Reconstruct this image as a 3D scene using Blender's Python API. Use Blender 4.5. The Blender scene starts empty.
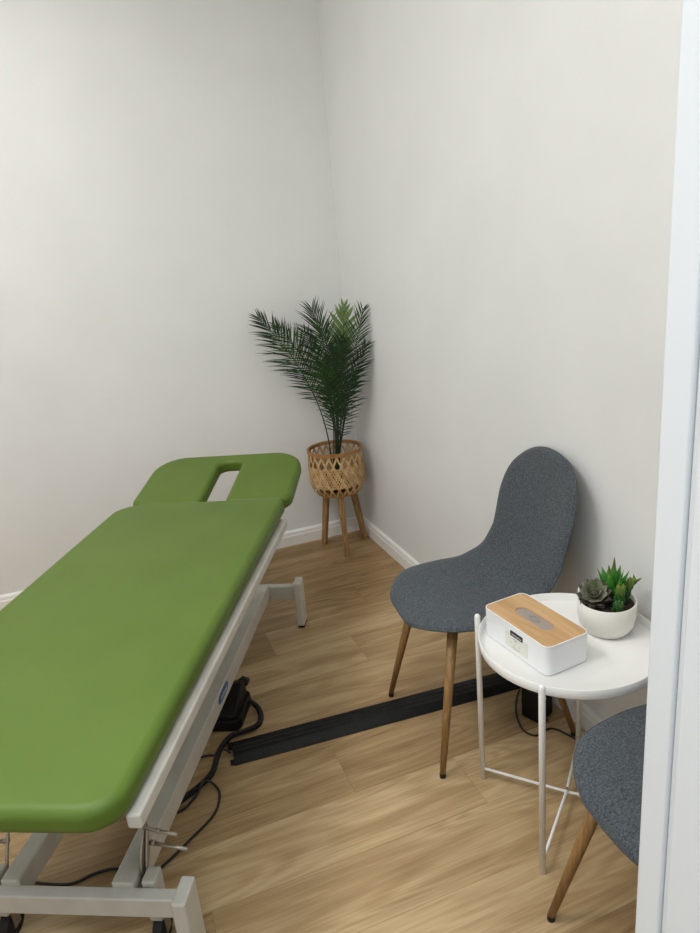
import bpy, bmesh, math, random
from mathutils import Vector, Matrix, Euler
random.seed(7)
D = bpy.data
S = bpy.context.scene
COL = S.collection
PI = math.pi

# ------------------------------------------------------------------ camera
cam_data = D.cameras.new('camera')
cam_data.sensor_fit = 'VERTICAL'
cam_data.sensor_height = 36.0
cam_data.lens = 677.73 / 933 * 36.0
cam_data.clip_start = 0.02
cam = D.objects.new('camera', cam_data)
COL.objects.link(cam)
yaw, pitch, roll = 0.336791, 0.301979, -0.091679
Rt = Vector((math.cos(yaw), -math.sin(yaw), 0))
F = Vector((math.sin(yaw) * math.cos(pitch), math.cos(yaw) * math.cos(pitch), -math.sin(pitch)))
U = Rt.cross(F)
R2 = Rt * math.cos(roll) + U * math.sin(roll)
U2 = -Rt * math.sin(roll) + U * math.cos(roll)
m = Matrix((R2, U2, -F)).transposed().to_4x4()
m.translation = Vector((-1.20784, -3.32480, 1.47))
cam.matrix_world = m
S.camera = cam

# ------------------------------------------------------------------ world, light, exposure
w = D.worlds.new('world')
S.world = w
w.use_nodes = True
w.node_tree.nodes['Background'].inputs[0].default_value = (0.82, 0.90, 1.0, 1)
w.node_tree.nodes['Background'].inputs[1].default_value = 0.6

def area(name, loc, size, power, color, rot=(0, 0, 0), sy=None):
    l = D.lights.new(name, 'AREA')
    l.energy = power
    l.color = color
    l.size = size
    if sy:
        l.shape = 'RECTANGLE'
        l.size_y = sy
    o = D.objects.new(name, l)
    o.location = loc
    o.rotation_euler = rot
    COL.objects.link(o)
    return o

area('ceiling_panel_light', (-1.75, -0.95, 2.95), 0.35, 9, (1.0, 0.98, 0.96), sy=0.35)
area('ceiling_panel_light', (-2.15, -2.0, 2.95), 0.8, 28, (1.0, 0.98, 0.96), sy=0.8)
area('ceiling_panel_light', (-1.1, -2.45, 2.95), 0.9, 9, (1.0, 0.975, 0.95), sy=0.6)
area('doorway_ceiling_light', (-1.3, -3.75, 2.9), 0.9, 26, (0.84, 0.93, 1.0), sy=0.5)

S.view_settings.view_transform = 'Standard'
S.view_settings.look = 'None'
S.view_settings.gamma = 1.0
S.view_settings.use_curve_mapping = False
S.view_settings.exposure = 0.18

# ------------------------------------------------------------------ materials
def srgb(r, g, b):
    def f(c):
        c /= 255.0
        return c / 12.92 if c <= 0.04045 else ((c + 0.055) / 1.055) ** 2.4
    return (f(r), f(g), f(b), 1)

def mat(name, col, rough=0.5, metal=0.0, spec=0.5, **kw):
    mt = D.materials.new(name)
    mt.use_nodes = True
    nt = mt.node_tree
    b = nt.nodes['Principled BSDF']
    b.inputs['Base Color'].default_value = col
    b.inputs['Roughness'].default_value = rough
    b.inputs['Metallic'].default_value = metal
    b.inputs['Specular IOR Level'].default_value = spec
    for k, v in kw.items():
        b.inputs[k.replace('_', ' ')].default_value = v
    return mt

def N(mt, typ, **kw):
    n = mt.node_tree.nodes.new(typ)
    for k, v in kw.items():
        setattr(n, k, v)
    return n

def LK(mt, a, b):
    mt.node_tree.links.new(a, b)

def noise_mat(name, c1, c2, scale=20, stretch=(1, 1, 1), rough=0.5, bump=0.0, bscale=None, lo=0.35, hi=0.65, detail=4, metal=0.0, spec=0.5, bdist=0.002, **kw):
    mt = mat(name, c1, rough, metal, spec, **kw)
    b = mt.node_tree.nodes['Principled BSDF']
    tc = N(mt, 'ShaderNodeTexCoord')
    mp = N(mt, 'ShaderNodeMapping')
    mp.inputs['Scale'].default_value = stretch
    LK(mt, tc.outputs['Object'], mp.inputs['Vector'])
    no = N(mt, 'ShaderNodeTexNoise')
    no.inputs['Scale'].default_value = scale
    no.inputs['Detail'].default_value = detail
    LK(mt, mp.outputs[0], no.inputs['Vector'])
    cr = N(mt, 'ShaderNodeValToRGB')
    cr.color_ramp.elements[0].position = lo
    cr.color_ramp.elements[1].position = hi
    cr.color_ramp.elements[0].color = c1
    cr.color_ramp.elements[1].color = c2
    LK(mt, no.outputs['Fac'], cr.inputs[0])
    LK(mt, cr.outputs[0], b.inputs['Base Color'])
    if bump:
        n2 = N(mt, 'ShaderNodeTexNoise')
        n2.inputs['Scale'].default_value = bscale or scale
        n2.inputs['Detail'].default_value = 3
        LK(mt, mp.outputs[0], n2.inputs['Vector'])
        bp = N(mt, 'ShaderNodeBump')
        bp.inputs['Strength'].default_value = bump
        bp.inputs['Distance'].default_value = bdist
        LK(mt, n2.outputs['Fac'], bp.inputs['Height'])
        LK(mt, bp.outputs[0], b.inputs['Normal'])
    return mt

M = {}
M['wall'] = noise_mat('wall_paint', srgb(225, 226, 225), srgb(229, 230, 229), 3, rough=0.75, bump=0.08, bscale=220, bdist=0.001, spec=0.3)
M['ceiling'] = mat('ceiling_paint', srgb(235, 235, 232), 0.8)
M['trim'] = mat('white_trim_paint', srgb(240, 240, 238), 0.35)
M['jamb'] = mat('door_frame_paint', srgb(226, 230, 233), 0.35)
M['vinyl'] = noise_mat('green_vinyl', srgb(84, 108, 36), srgb(88, 112, 40), 6, rough=0.46, bump=0.15, bscale=260, bdist=0.0006, spec=0.32)
M['cream'] = noise_mat('cream_powder_coat', srgb(196, 192, 182), srgb(206, 202, 193), 14, rough=0.45, bump=0.03, bscale=300)
M['steel'] = mat('worn_steel', srgb(176, 168, 156), 0.45, 1.0)
M['blackplastic'] = noise_mat('black_plastic', srgb(9, 9, 10), srgb(17, 17, 19), 40, rough=0.55, spec=0.3, bump=0.1, bscale=300)
M['rubber'] = mat('black_rubber', srgb(22, 22, 22), 0.7)
M['cable'] = mat('black_cable', srgb(16, 16, 17), 0.45)
M['blue'] = mat('blue_sticker', srgb(38, 92, 150), 0.4)
M['whiteprint'] = mat('white_print', srgb(225, 230, 235), 0.5)
M['whitemetal'] = mat('white_powder_coat', srgb(240, 240, 237), 0.35)
M['whiteplastic'] = mat('white_plastic', srgb(240, 241, 242), 0.28)
M['ceramic'] = mat('matt_white_ceramic', srgb(235, 232, 224), 0.45)
M['soil'] = noise_mat('dark_soil', srgb(28, 20, 14), srgb(64, 48, 34), 90, rough=0.95, bump=0.8, bscale=120, bdist=0.004)
M['tissue'] = mat('tissue_window', srgb(158, 146, 138), 0.35)
M['label'] = mat('beige_label', srgb(226, 227, 216), 0.5)
M['labelblack'] = mat('black_label', srgb(20, 20, 20), 0.5)
M['labelink'] = mat('grey_label_ink', srgb(160, 160, 150), 0.6)
M['bamboo_strip'] = noise_mat('bamboo_strip', srgb(176, 140, 92), srgb(212, 180, 130), 30, rough=0.55, bump=0.1)
M['bamboo_rim'] = noise_mat('bamboo_rim', srgb(140, 98, 52), srgb(172, 128, 74), 30, (1, 1, 6), rough=0.55)
M['stand_wood'] = noise_mat('stand_wood', srgb(132, 98, 58), srgb(166, 130, 84), 14, (8, 8, 1), rough=0.55)
M['leg_wood'] = noise_mat('chair_leg_wood_finish', srgb(132, 98, 56), srgb(160, 124, 76), 10, (12, 12, 1), rough=0.45)
M['leaf'] = noise_mat('palm_leaf', srgb(14, 38, 18), srgb(38, 72, 30), 9, rough=0.45, lo=0.35, hi=0.7)
M['leaf_bright'] = noise_mat('palm_leaf_bright', srgb(26, 64, 24), srgb(60, 100, 38), 9, rough=0.45)
M['leaf_pale'] = noise_mat('palm_leaf_pale', srgb(104, 130, 74), srgb(140, 160, 104), 9, rough=0.5)
M['stem'] = mat('palm_stem', srgb(30, 46, 24), 0.5)

# fabric
def fabric():
    mt = mat('grey_melange_fabric', srgb(80, 87, 95), 0.9, 0, 0.2)
    b = mt.node_tree.nodes['Principled BSDF']
    b.inputs['Sheen Weight'].default_value = 0.15
    tc = N(mt, 'ShaderNodeTexCoord')
    mp = N(mt, 'ShaderNodeMapping')
    LK(mt, tc.outputs['Object'], mp.inputs[0])
    a = N(mt, 'ShaderNodeTexNoise')
    a.inputs['Scale'].default_value = 230
    a.inputs['Detail'].default_value = 5
    a.inputs['Roughness'].default_value = 0.7
    LK(mt, mp.outputs[0], a.inputs[0])
    cr = N(mt, 'ShaderNodeValToRGB')
    cr.color_ramp.elements[0].position = 0.34
    cr.color_ramp.elements[1].position = 0.68
    cr.color_ramp.elements[0].color = srgb(44, 49, 54)
    cr.color_ramp.elements[1].color = srgb(98, 105, 111)
    LK(mt, a.outputs['Fac'], cr.inputs[0])
    LK(mt, cr.outputs[0], b.inputs['Base Color'])
    n2 = N(mt, 'ShaderNodeTexNoise')
    n2.inputs['Scale'].default_value = 420
    LK(mt, mp.outputs[0], n2.inputs[0])
    bp = N(mt, 'ShaderNodeBump')
    bp.inputs['Strength'].default_value = 0.35
    bp.inputs['Distance'].default_value = 0.001
    LK(mt, n2.outputs['Fac'], bp.inputs['Height'])
    LK(mt, bp.outputs[0], b.inputs['Normal'])
    return mt
M['fabric'] = fabric()

# oak plank floor: every plank carries its own random number in the attribute "plank"
def oak(name='oak_planks', attr=True, stretch=(1, 1, 1), c=(srgb(136, 108, 72), srgb(170, 142, 102), srgb(198, 172, 132)), rough=0.5):
    mt = mat(name, c[0], rough, 0, 0.4)
    b = mt.node_tree.nodes['Principled BSDF']
    tc = N(mt, 'ShaderNodeTexCoord')
    src = tc.outputs['Object']
    if attr:
        at = N(mt, 'ShaderNodeAttribute', attribute_name='plank')
        mul = N(mt, 'ShaderNodeVectorMath', operation='MULTIPLY')
        LK(mt, at.outputs['Color'], mul.inputs[0])
        mul.inputs[1].default_value = (37, 23, 11)
        add = N(mt, 'ShaderNodeVectorMath', operation='ADD')
        LK(mt, tc.outputs['Object'], add.inputs[0])
        LK(mt, mul.outputs[0], add.inputs[1])
        src = add.outputs[0]
    def mapped(sc):
        mp = N(mt, 'ShaderNodeMapping')
        mp.inputs['Scale'].default_value = sc
        LK(mt, src, mp.inputs[0])
        return mp.outputs[0]
    # cathedral figure: contour lines of a stretched noise
    n1 = N(mt, 'ShaderNodeTexNoise')
    n1.inputs['Scale'].default_value = 1.0
    n1.inputs['Detail'].default_value = 2.0
    n1.inputs['Distortion'].default_value = 0.4
    LK(mt, mapped((0.75 * stretch[0], 5.5 * stretch[1], 1)), n1.inputs[0])
    mu = N(mt, 'ShaderNodeMath', operation='MULTIPLY')
    mu.inputs[1].default_value = 120
    LK(mt, n1.outputs['Fac'], mu.inputs[0])
    sn = N(mt, 'ShaderNodeMath', operation='SINE')
    LK(mt, mu.outputs[0], sn.inputs[0])
    # broad tone streaks
    n2 = N(mt, 'ShaderNodeTexNoise')
    n2.inputs['Scale'].default_value = 1.0
    n2.inputs['Detail'].default_value = 4.0
    LK(mt, mapped((1.4 * stretch[0], 13 * stretch[1], 1)), n2.inputs[0])
    # fine fibres
    n3 = N(mt, 'ShaderNodeTexNoise')
    n3.inputs['Scale'].default_value = 1.0
    n3.inputs['Detail'].default_value = 5.0
    LK(mt, mapped((6 * stretch[0], 170 * stretch[1], 1)), n3.inputs[0])
    def muladd(a, k, badd):
        x = N(mt, 'ShaderNodeMath', operation='MULTIPLY_ADD')
        LK(mt, a, x.inputs[0])
        x.inputs[1].default_value = k
        if isinstance(badd, (int, float)):
            x.inputs[2].default_value = badd
        else:
            LK(mt, badd, x.inputs[2])
        return x.outputs[0]
    v = muladd(n2.outputs['Fac'], 1.05, -0.23)
    v = muladd(sn.outputs[0], 0.075, v)
    v = muladd(n3.outputs['Fac'], 0.6, v)
    v = muladd(v, 1.0, -0.10)
    if attr:
        sx = N(mt, 'ShaderNodeSeparateColor')
        LK(mt, at.outputs['Color'], sx.inputs[0])
        v = muladd(sx.outputs['Blue'], 0.42, v)
        v = muladd(v, 1.0, -0.21)
    v = muladd(v, 1.0, -0.02)
    cr = N(mt, 'ShaderNodeValToRGB')
    e = cr.color_ramp.elements
    e[0].position = 0.12
    e[0].color = c[0]
    e[1].position = 0.85
    e[1].color = c[2]
    x = e.new(0.5)
    x.color = c[1]
    LK(mt, v, cr.inputs[0])
    LK(mt, cr.outputs[0], b.inputs['Base Color'])
    bp = N(mt, 'ShaderNodeBump')
    bp.inputs['Strength'].default_value = 0.12
    bp.inputs['Distance'].default_value = 0.001
    LK(mt, n3.outputs['Fac'], bp.inputs['Height'])
    LK(mt, bp.outputs[0], b.inputs['Normal'])
    return mt
M['floor'] = oak()
M['seam'] = mat('plank_seam', srgb(126, 98, 64), 0.8)
M['bamboo_lid'] = oak('bamboo_lid', False, (1, 1, 1), (srgb(172, 134, 92), srgb(196, 158, 112), srgb(212, 178, 134)), 0.45)

# ------------------------------------------------------------------ mesh helpers
class MB:
    """collects shapes for ONE mesh"""
    def __init__(s):
        s.v = []
        s.f = []
        s.mi = []
        s.cur = 0
    def add(s, vs, fs):
        o = len(s.v)
        s.v += [Vector(x) for x in vs]
        for f in fs:
            s.f.append([i + o for i in f])
            s.mi.append(s.cur)
        return s
    def box(s, a, b, mtx=None):
        (x0, y0, z0), (x1, y1, z1) = a, b
        vs = [Vector(q) for q in [(x0, y0, z0), (x1, y0, z0), (x1, y1, z0), (x0, y1, z0), (x0, y0, z1), (x1, y0, z1), (x1, y1, z1), (x0, y1, z1)]]
        if mtx:
            vs = [mtx @ q for q in vs]
        return s.add(vs, [(0, 3, 2, 1), (4, 5, 6, 7), (0, 1, 5, 4), (1, 2, 6, 5), (2, 3, 7, 6), (3, 0, 4, 7)])
    def tube(s, pts, r, n=12, cap=True, closed=False):
        pts = [Vector(q) for q in pts]
        k = len(pts)
        rs = r if isinstance(r, (list, tuple)) else [r] * k
        vs = []
        prev = None
        for i, q in enumerate(pts):
            if closed:
                t = pts[(i + 1) % k] - pts[i - 1]
            else:
                t = pts[min(i + 1, k - 1)] - pts[max(i - 1, 0)]
            t.normalize()
            if prev is None:
                a = t.orthogonal().normalized()
            else:
                a = prev - t * prev.dot(t)
                a = a.normalized() if a.length > 1e-6 else t.orthogonal().normalized()
            prev = a
            b = t.cross(a)
            for j in range(n):
                an = 2 * PI * j / n
                vs.append(q + (a * math.cos(an) + b * math.sin(an)) * rs[i])
        fs = []
        for i in range(k if closed else k - 1):
            i2 = (i + 1) % k
            for j in range(n):
                j2 = (j + 1) % n
                fs.append((i * n + j, i * n + j2, i2 * n + j2, i2 * n + j))
        if cap and not closed:
            fs.append(tuple(reversed(range(n))))
            fs.append(tuple(range((k - 1) * n, k * n)))
        return s.add(vs, fs)
    def lathe(s, prof, n=48, c=(0, 0, 0), caps=True):
        vs = []
        for r, z in prof:
            for j in range(n):
                a = 2 * PI * j / n
                vs.append((c[0] + r * math.cos(a), c[1] + r * math.sin(a), c[2] + z))
        fs = []
        for i in range(len(prof) - 1):
            for j in range(n):
                j2 = (j + 1) % n
                fs.append((i * n + j, i * n + j2, (i + 1) * n + j2, (i + 1) * n + j))
        if caps and prof[0][0] > 1e-6:
            fs.append(tuple(reversed(range(n))))
        if caps and prof[-1][0] > 1e-6:
            fs.append(tuple(range((len(prof) - 1) * n, len(prof) * n)))
        return s.add(vs, fs)
    def prism(s, outline, z0, z1):
        n = len(outline)
        vs = [(x, y, z0) for x, y in outline] + [(x, y, z1) for x, y in outline]
        fs = [tuple(reversed(range(n))), tuple(range(n, 2 * n))]
        fs += [(i, (i + 1) % n, n + (i + 1) % n, n + i) for i in range(n)]
        return s.add(vs, fs)
    def build(s, name, mats, parent=None, smooth=False, bevel=0, seg=2, weld=False, wn=False, loc=None):
        me = D.meshes.new(name)
        bm = bmesh.new()
        vv = [bm.verts.new(q) for q in s.v]
        for f, mi in zip(s.f, s.mi):
            try:
                ff = bm.faces.new([vv[i] for i in f])
                ff.material_index = mi
            except ValueError:
                pass
        if weld:
            bmesh.ops.remove_doubles(bm, verts=bm.verts, dist=1e-5)
        bmesh.ops.recalc_face_normals(bm, faces=bm.faces)
        if bevel:
            es = [e for e in bm.edges if len(e.link_faces) == 2 and e.calc_face_angle(0) > 0.6]
            bmesh.ops.bevel(bm, geom=es, offset=bevel, segments=seg, profile=0.5, affect='EDGES', clamp_overlap=True)
        for f in bm.faces:
            f.smooth = smooth or bool(bevel)
        bm.to_mesh(me)
        bm.free()
        for mt in (mats if isinstance(mats, (list, tuple)) else [mats]):
            me.materials.append(mt)
        o = D.objects.new(name, me)
        COL.objects.link(o)
        if parent:
            o.parent = parent
        if loc:
            o.location = loc
        if (bevel or wn) and not weld:
            md = o.modifiers.new('wn', 'WEIGHTED_NORMAL')
            md.keep_sharp = True
        return o

def tag(o, label=None, cat=None, group=None, kind=None):
    for k, v in (('label', label), ('category', cat), ('group', group), ('kind', kind)):
        if v:
            o[k] = v
    return o

def empty(name, loc=(0, 0, 0), rz=0.0):
    o = D.objects.new(name, None)
    o.empty_display_size = 0.1
    COL.objects.link(o)
    o.location = loc
    o.rotation_euler = (0, 0, rz)
    return o

def smooth_path(pts, n=8):
    """Catmull-Rom through pts"""
    P = [Vector(q) for q in pts]
    P = [P[0] * 2 - P[1]] + P + [P[-1] * 2 - P[-2]]
    out = []
    for i in range(1, len(P) - 2):
        for k in range(n):
            t = k / n
            a, b, c, d = P[i - 1], P[i], P[i + 1], P[i + 2]
            out.append(0.5 * ((2 * b) + (-a + c) * t + (2 * a - 5 * b + 4 * c - d) * t * t + (-a + 3 * b - 3 * c + d) * t ** 3))
    out.append(P[-2])
    return out

def rrect(x0, y0, x1, y1, rs, n=8):
    """rounded rectangle; rs = radii at (x0,y0),(x1,y0),(x1,y1),(x0,y1)"""
    if not isinstance(rs, (list, tuple)):
        rs = [rs] * 4
    out = []
    for (cx, cy, sx, sy, a0), r in zip([(x0, y0, 1, 1, PI), (x1, y0, -1, 1, 1.5 * PI), (x1, y1, -1, -1, 0), (x0, y1, 1, -1, 0.5 * PI)], rs):
        for k in range(n + 1):
            a = a0 + 0.5 * PI * k / n
            out.append((cx + sx * r + r * math.cos(a), cy + sy * r + r * math.sin(a)))
    return out

# ------------------------------------------------------------------ the room
HC = 3.0
XL = -3.0
YF = -2.90
def struct(name, mb, mt, **kw):
    return tag(mb.build(name, mt, **kw), kind='structure')

# floor: planks 0.197 m wide running along x
fl = MB()
fl.box((XL, -4.9, -0.05), (1.4, 0.0, -0.0012))
fl.cur = 1
PW = 0.197
joints = {}
rows = []
y = -1.22
k0 = 6
plank_rand = []
known = {0: -0.436 + 0.0, }
row_j = {}
for r in range(-19, 7):
    ytop = -1.22 + PW * (r + 1)      # row r spans [ytop-PW, ytop]
    ybot = -1.22 + PW * r
    if ybot >= 0 or ytop <= -4.9:
        continue
    off = {0: -0.465, 1: -0.775, -2: -1.35, -1: -1.10, -3: -0.752, -4: -0.436, 2: -0.30, 3: -0.62, -5: -1.2, -6: -0.9}.get(r, random.uniform(-1.3, 0))
    xs = [off + 1.29 * k for k in range(-3, 3)]
    xs = [XL] + [x for x in xs if XL + 0.05 < x < 1.35] + [1.4]
    g = 0.0004
    for a, b in zip(xs[:-1], xs[1:]):
        y0, y1 = max(ybot + g, -4.9), min(ytop - g, 0)
        fl.add([(a + g, y0, 0), (b - g, y0, 0), (b - g, y1, 0), (a + g, y1, 0)], [(0, 1, 2, 3)])
        plank_rand.append((random.random(), random.random(), random.random()))
o = struct('floor', fl, [M['seam'], M['floor']])
ca = o.data.color_attributes.new('plank', 'FLOAT_COLOR', 'CORNER')
pi = 0
for poly in o.data.polygons:
    if poly.material_index == 1:
        c = plank_rand[pi]
        pi += 1
        for li in poly.loop_indices:
            ca.data[li].color = (c[0], c[1], c[2], 1)

struct('ceiling', MB().box((XL - .1, -4.95, HC), (1.5, 0.1, HC + 0.05)), M['ceiling'])
struct('wall_back', MB().box((XL - 0.1, 0.0, -0.05), (0.1, 0.1, HC)), M['wall'])
struct('wall_right', MB().box((0.0, YF, -0.05), (0.1, 0.0, HC)), M['wall'])
struct('wall_left', MB().box((XL - 0.1, -3.0, -0.05), (XL, 0.0, HC)), M['wall'])
XJ = -0.7705       # face of the right door jamb
XK = -2.40        # face of the left door jamb
fw = MB()
fw.box((XJ + 0.02, YF - 0.12, -0.05), (0.1, YF, HC))
fw.box((XL, YF - 0.12, -0.05), (XK - 0.02, YF, HC))
fw.box((XK - 0.02, YF - 0.12, 2.08), (XJ + 0.02, YF, HC))
struct('wall_front', fw, M['wall'])
struct('wall_corridor', MB().box((XL, -4.95, -0.05), (1.4, -4.9, HC)), M['wall'])
struct('wall_corridor_end', MB().box((1.4, -4.9, -0.05), (1.45, YF - 0.12, HC)), M['wall'])

# door frame: room-side strip, shadow groove, jamb with a rounded edge
def jamb(name, xj, s):
    b = MB()
    # s = +1: frame body lies at greater x
    def bx(x0, y0, x1, y1):
        a, c = xj + s * x0, xj + s * x1
        b.box((min(a, c), y0, 0), (max(a, c), y1, 2.06))
    bx(0.004, YF - 0.014, 0.07, YF + 0.018)
    bx(0.008, YF - 0.026, 0.02, YF - 0.014)
    bx(0.0, YF - 0.135, 0.02, YF - 0.026)
    bx(0.004, YF - 0.138, 0.07, YF - 0.120)
    return struct(name, b, M['jamb'], bevel=0.0025, seg=2)
jamb('trim_1', XJ, 1)
jamb('trim_2', XK, -1)
struct('trim_3', MB().box((XK, YF - 0.135, 2.04), (XJ, YF + 0.018, 2.079)), M['jamb'])

# baseboards: a plain board with a bevelled, slightly stepped top
def baseboard(name, p0, p1, nrm):
    p0, p1, nrm = Vector(p0), Vector(p1), Vector(nrm)
    prof = [(0, 0), (0.016, 0), (0.016, 0.054), (0.0135, 0.057), (0.0125, 0.072), (0.009, 0.078), (0.004, 0.081), (0, 0.081)]
    vs = []
    for q in (p0, p1):
        for a, z in prof:
            vs.append(q + nrm * a + Vector((0, 0, z)))
    n = len(prof)
    fs = [tuple(range(n)), tuple(range(n, 2 * n))] + [(i, (i + 1) % n, n + (i + 1) % n, n + i) for i in range(n)]
    return struct(name, MB().add(vs, fs), M['trim'])
baseboard('baseboard_back', (XL, 0, 0), (0, 0, 0), (0, -1, 0))
baseboard('baseboard_right', (0, -0.016, 0), (0, YF, 0), (-1, 0, 0))
baseboard('baseboard_left', (XL, -0.016, 0), (XL, YF, 0), (1, 0, 0))

# ------------------------------------------------------------------ treatment table
UA = Vector((-.4475, -.8943, 0))
VA = Vector((-.8943, .4475, 0))
U0, V0 = 1.9, 0.455
bloc = UA * U0 + VA * V0
bed = empty('treatment_table', bloc, math.atan2(-.8943, -.4475))
tag(bed, 'long treatment table with green vinyl pads on a cream steel frame, at the left', 'treatment table')
def L(u, v, z):
    return (u - U0, V0 - v, z)
def lbox(mb, u0, v0, z0, u1, v1, z1):
    a, b = L(u0, v0, z0), L(u1, v1, z1)
    return mb.box([min(a[i], b[i]) for i in range(3)], [max(a[i], b[i]) for i in range(3)])

def pad(name, outline, z0, z1, r, parent, mt, tilt=0.0, hinge=(0, 0), label=None):
    b = MB().prism(outline, z0, z1)
    me = D.meshes.new(name)
    bm = bmesh.new()
    vv = [bm.verts.new(q) for q in b.v]
    for f in b.f:
        bm.faces.new([vv[i] for i in f])
    bmesh.ops.recalc_face_normals(bm, faces=bm.faces)
    es = [e for e in bm.edges if e.verts[0].co.z == e.verts[1].co.z]
    bmesh.ops.bevel(bm, geom=es, offset=r, segments=7, profile=0.5, affect='EDGES', clamp_overlap=False)
    for f in bm.faces:
        f.smooth = True
    if tilt:
        mt4 = Matrix.Translation((hinge[0], 0, hinge[1])) @ Matrix.Rotation(tilt, 4, 'Y') @ Matrix.Translation((-hinge[0], 0, -hinge[1]))
        bmesh.ops.transform(bm, matrix=mt4, verts=bm.verts)
    bm.to_mesh(me)
    bm.free()
    me.materials.append(mt)
    o = D.objects.new(name, me)
    COL.objects.link(o)
    o.parent = parent
    md = o.modifiers.new('wn', 'WEIGHTED_NORMAL')
    if label:
        o['label'] = label
    return o

xa, ya, _ = L(1.172, 0.795, 0)
xb, yb, _ = L(2.672, 0.144, 0)
pad('main_pad', rrect(xa, ya, xb, yb, [0.10, 0.10, 0.07, 0.045], 10), 0.575, 0.632, 0.022, bed, M['vinyl'], label='long flat green vinyl pad')
# head pad with a breathing slot that opens towards the main pad
hx0, hy0, _ = L(0.768, 0.765, 0)
hx1, hy1, _ = L(1.162, 0.130, 0)
sl0, sl1 = V0 - 0.480, V0 - 0.385
sx = hx0 + 0.068
ol = []
def arc(cx, cy, r, a0, a1, n=8):
    return [(cx + r * math.cos(a0 + (a1 - a0) * k / n), cy + r * math.sin(a0 + (a1 - a0) * k / n)) for k in range(n + 1)]
rf, rn = 0.13, 0.05
ol += arc(hx0 + rf, hy0 + rf, rf, PI, 1.5 * PI, 12)
ol += arc(hx1 - rn, hy0 + rn, rn, 1.5 * PI, 2 * PI)
ol += arc(hx1 - 0.023, sl0 - 0.023, 0.023, 0, 0.5 * PI, 4)
ol += list(reversed(arc(sx + 0.03, sl0 + 0.03, 0.03, PI, 1.5 * PI)))
ol += list(reversed(arc(sx + 0.03, sl1 - 0.03, 0.03, 0.5 * PI, PI)))
ol += arc(hx1 - 0.023, sl1 + 0.023, 0.023, 1.5 * PI, 2 * PI, 4)
ol += arc(hx1 - rn, hy1 - rn, rn, 0, 0.5 * PI)
ol += arc(hx0 + rf, hy1 - rf, rf, 0.5 * PI, PI, 12)
pad('head_pad', ol, 0.568, 0.625, 0.020, bed, M['vinyl'], tilt=math.radians(11), hinge=(hx1, 0.58), label='tilted green vinyl head pad with a breathing slot')

# upper frame
for v0 in (0.131, 0.757):
    b = MB()
    lbox(b, 1.25, v0, 0.541, 2.618, v0 + 0.028, 0.573)
    b.build('side_rail', M['cream'], bed, bevel=0.006, seg=3)
for u0 in (1.25, 2.5):
    b = MB()
    lbox(b, u0, 0.153, 0.535, u0 + 0.04, 0.757, 0.573)
    b.build('frame_crossbar', M['cream'], bed, bevel=0.003)
for v0 in (0.25, 0.62):
    b = MB()
    for (q0, q1) in (((0.86, 0.60), (1.30, 0.55)),):
        x0, x1 = q0[0] - U0, q1[0] - U0
        yy = V0 - v0
        b.add([(x0, yy - .012, q0[1]), (x0, yy + .012, q0[1]), (x0, yy + .012, q0[1] + .02), (x0, yy - .012, q0[1] + .02),
               (x1, yy - .012, q1[1] - .01), (x1, yy + .012, q1[1] - .01), (x1, yy + .012, q1[1] + .01), (x1, yy - .012, q1[1] + .01)],
              [(0, 1, 2, 3), (4, 7, 6, 5), (0, 4, 5, 1), (1, 5, 6, 2), (2, 6, 7, 3), (3, 7, 4, 0)])
    b.build('head_support', M['cream'], bed)
# lifting arms between base and upper frame
for v0 in (0.36, 0.52):
    for (ua, za, ub, zb) in ((1.35, 0.17, 1.75, 0.54), (2.0, 0.17, 2.4, 0.54)):
        b = MB().tube([L(ua, v0, za), L(ub, v0, zb)], 0.018, 8)
        b.build('lift_arm', M['cream'], bed)
b = MB().tube([L(1.55, 0.45, 0.19), L(1.95, 0.45, 0.40)], [0.025, 0.025], 16).tube([L(1.95, 0.45, 0.40), L(2.15, 0.45, 0.52)], 0.012, 12)
b.build('actuator', M['steel'], bed, smooth=True)
for u0 in (1.45, 2.05):
    b = MB()
    lbox(b, u0, 0.331, 0.145, u0 + 0.05, 0.57, 0.185)
    b.build('base_tie_bar', M['cream'], bed, bevel=0.003)

# base: two beams, two crossbars, four end posts
for v0 in (0.296, 0.567):
    b = MB()
    lbox(b, 1.02, v0, 0.133, 2.428, v0 + (0.052 if v0 < .3 else 0.046), 0.194)
    o = b.build('base_beam', M['cream'], bed, bevel=0.005, seg=3)
    if v0 < 0.3:
        s = MB()
        yb_ = V0 - 0.296 + 0.0004
        # blue sticker on the outer face, with its white lettering band
        uu0, uu1 = 1.668, 1.772
        st = MB()
        n = 20
        pts = []
        for k in range(n):
            a = 2 * PI * k / n
            ca_, sa_ = math.cos(a), math.sin(a)
            pts.append(((uu0 + uu1) / 2 - U0 + 0.052 * math.copysign(abs(ca_) ** 0.45, ca_), 0.172 + 0.016 * math.copysign(abs(sa_) ** 0.7, sa_)))
        vs = [(x, yb_, z) for x, z in pts] + [(x, yb_ + 0.0006, z) for x, z in pts]
        st.add(vs, [tuple(range(n)), tuple(range(n, 2 * n))] + [(i, (i + 1) % n, n + (i + 1) % n, n + i) for i in range(n)])
        sk = st.build('maker_sticker', M['blue'], bed)
        sk['label'] = 'small blue oval sticker with white print'
        wp = MB()
        x = (uu0 + uu1) / 2 - U0 - 0.034
        for ww, hh, dz in ((.008, .016, 0), (.006, .009, -.002), (.006, .009, -.002), (.007, .013, 0), (.006, .009, -.002), (.006, .012, 0)):
            wp.box((x, yb_ + 0.0005, 0.171 + dz - hh / 2), (x + ww, yb_ + 0.0010, 0.171 + dz - hh / 2 + 0.0035))
            wp.box((x, yb_ + 0.0005, 0.171 + dz - hh / 2), (x + 0.003, yb_ + 0.0010, 0.171 + dz + hh / 2))
            x += ww + 0.0045
        wp.build('sticker_print', M['whiteprint'], sk)
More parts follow.
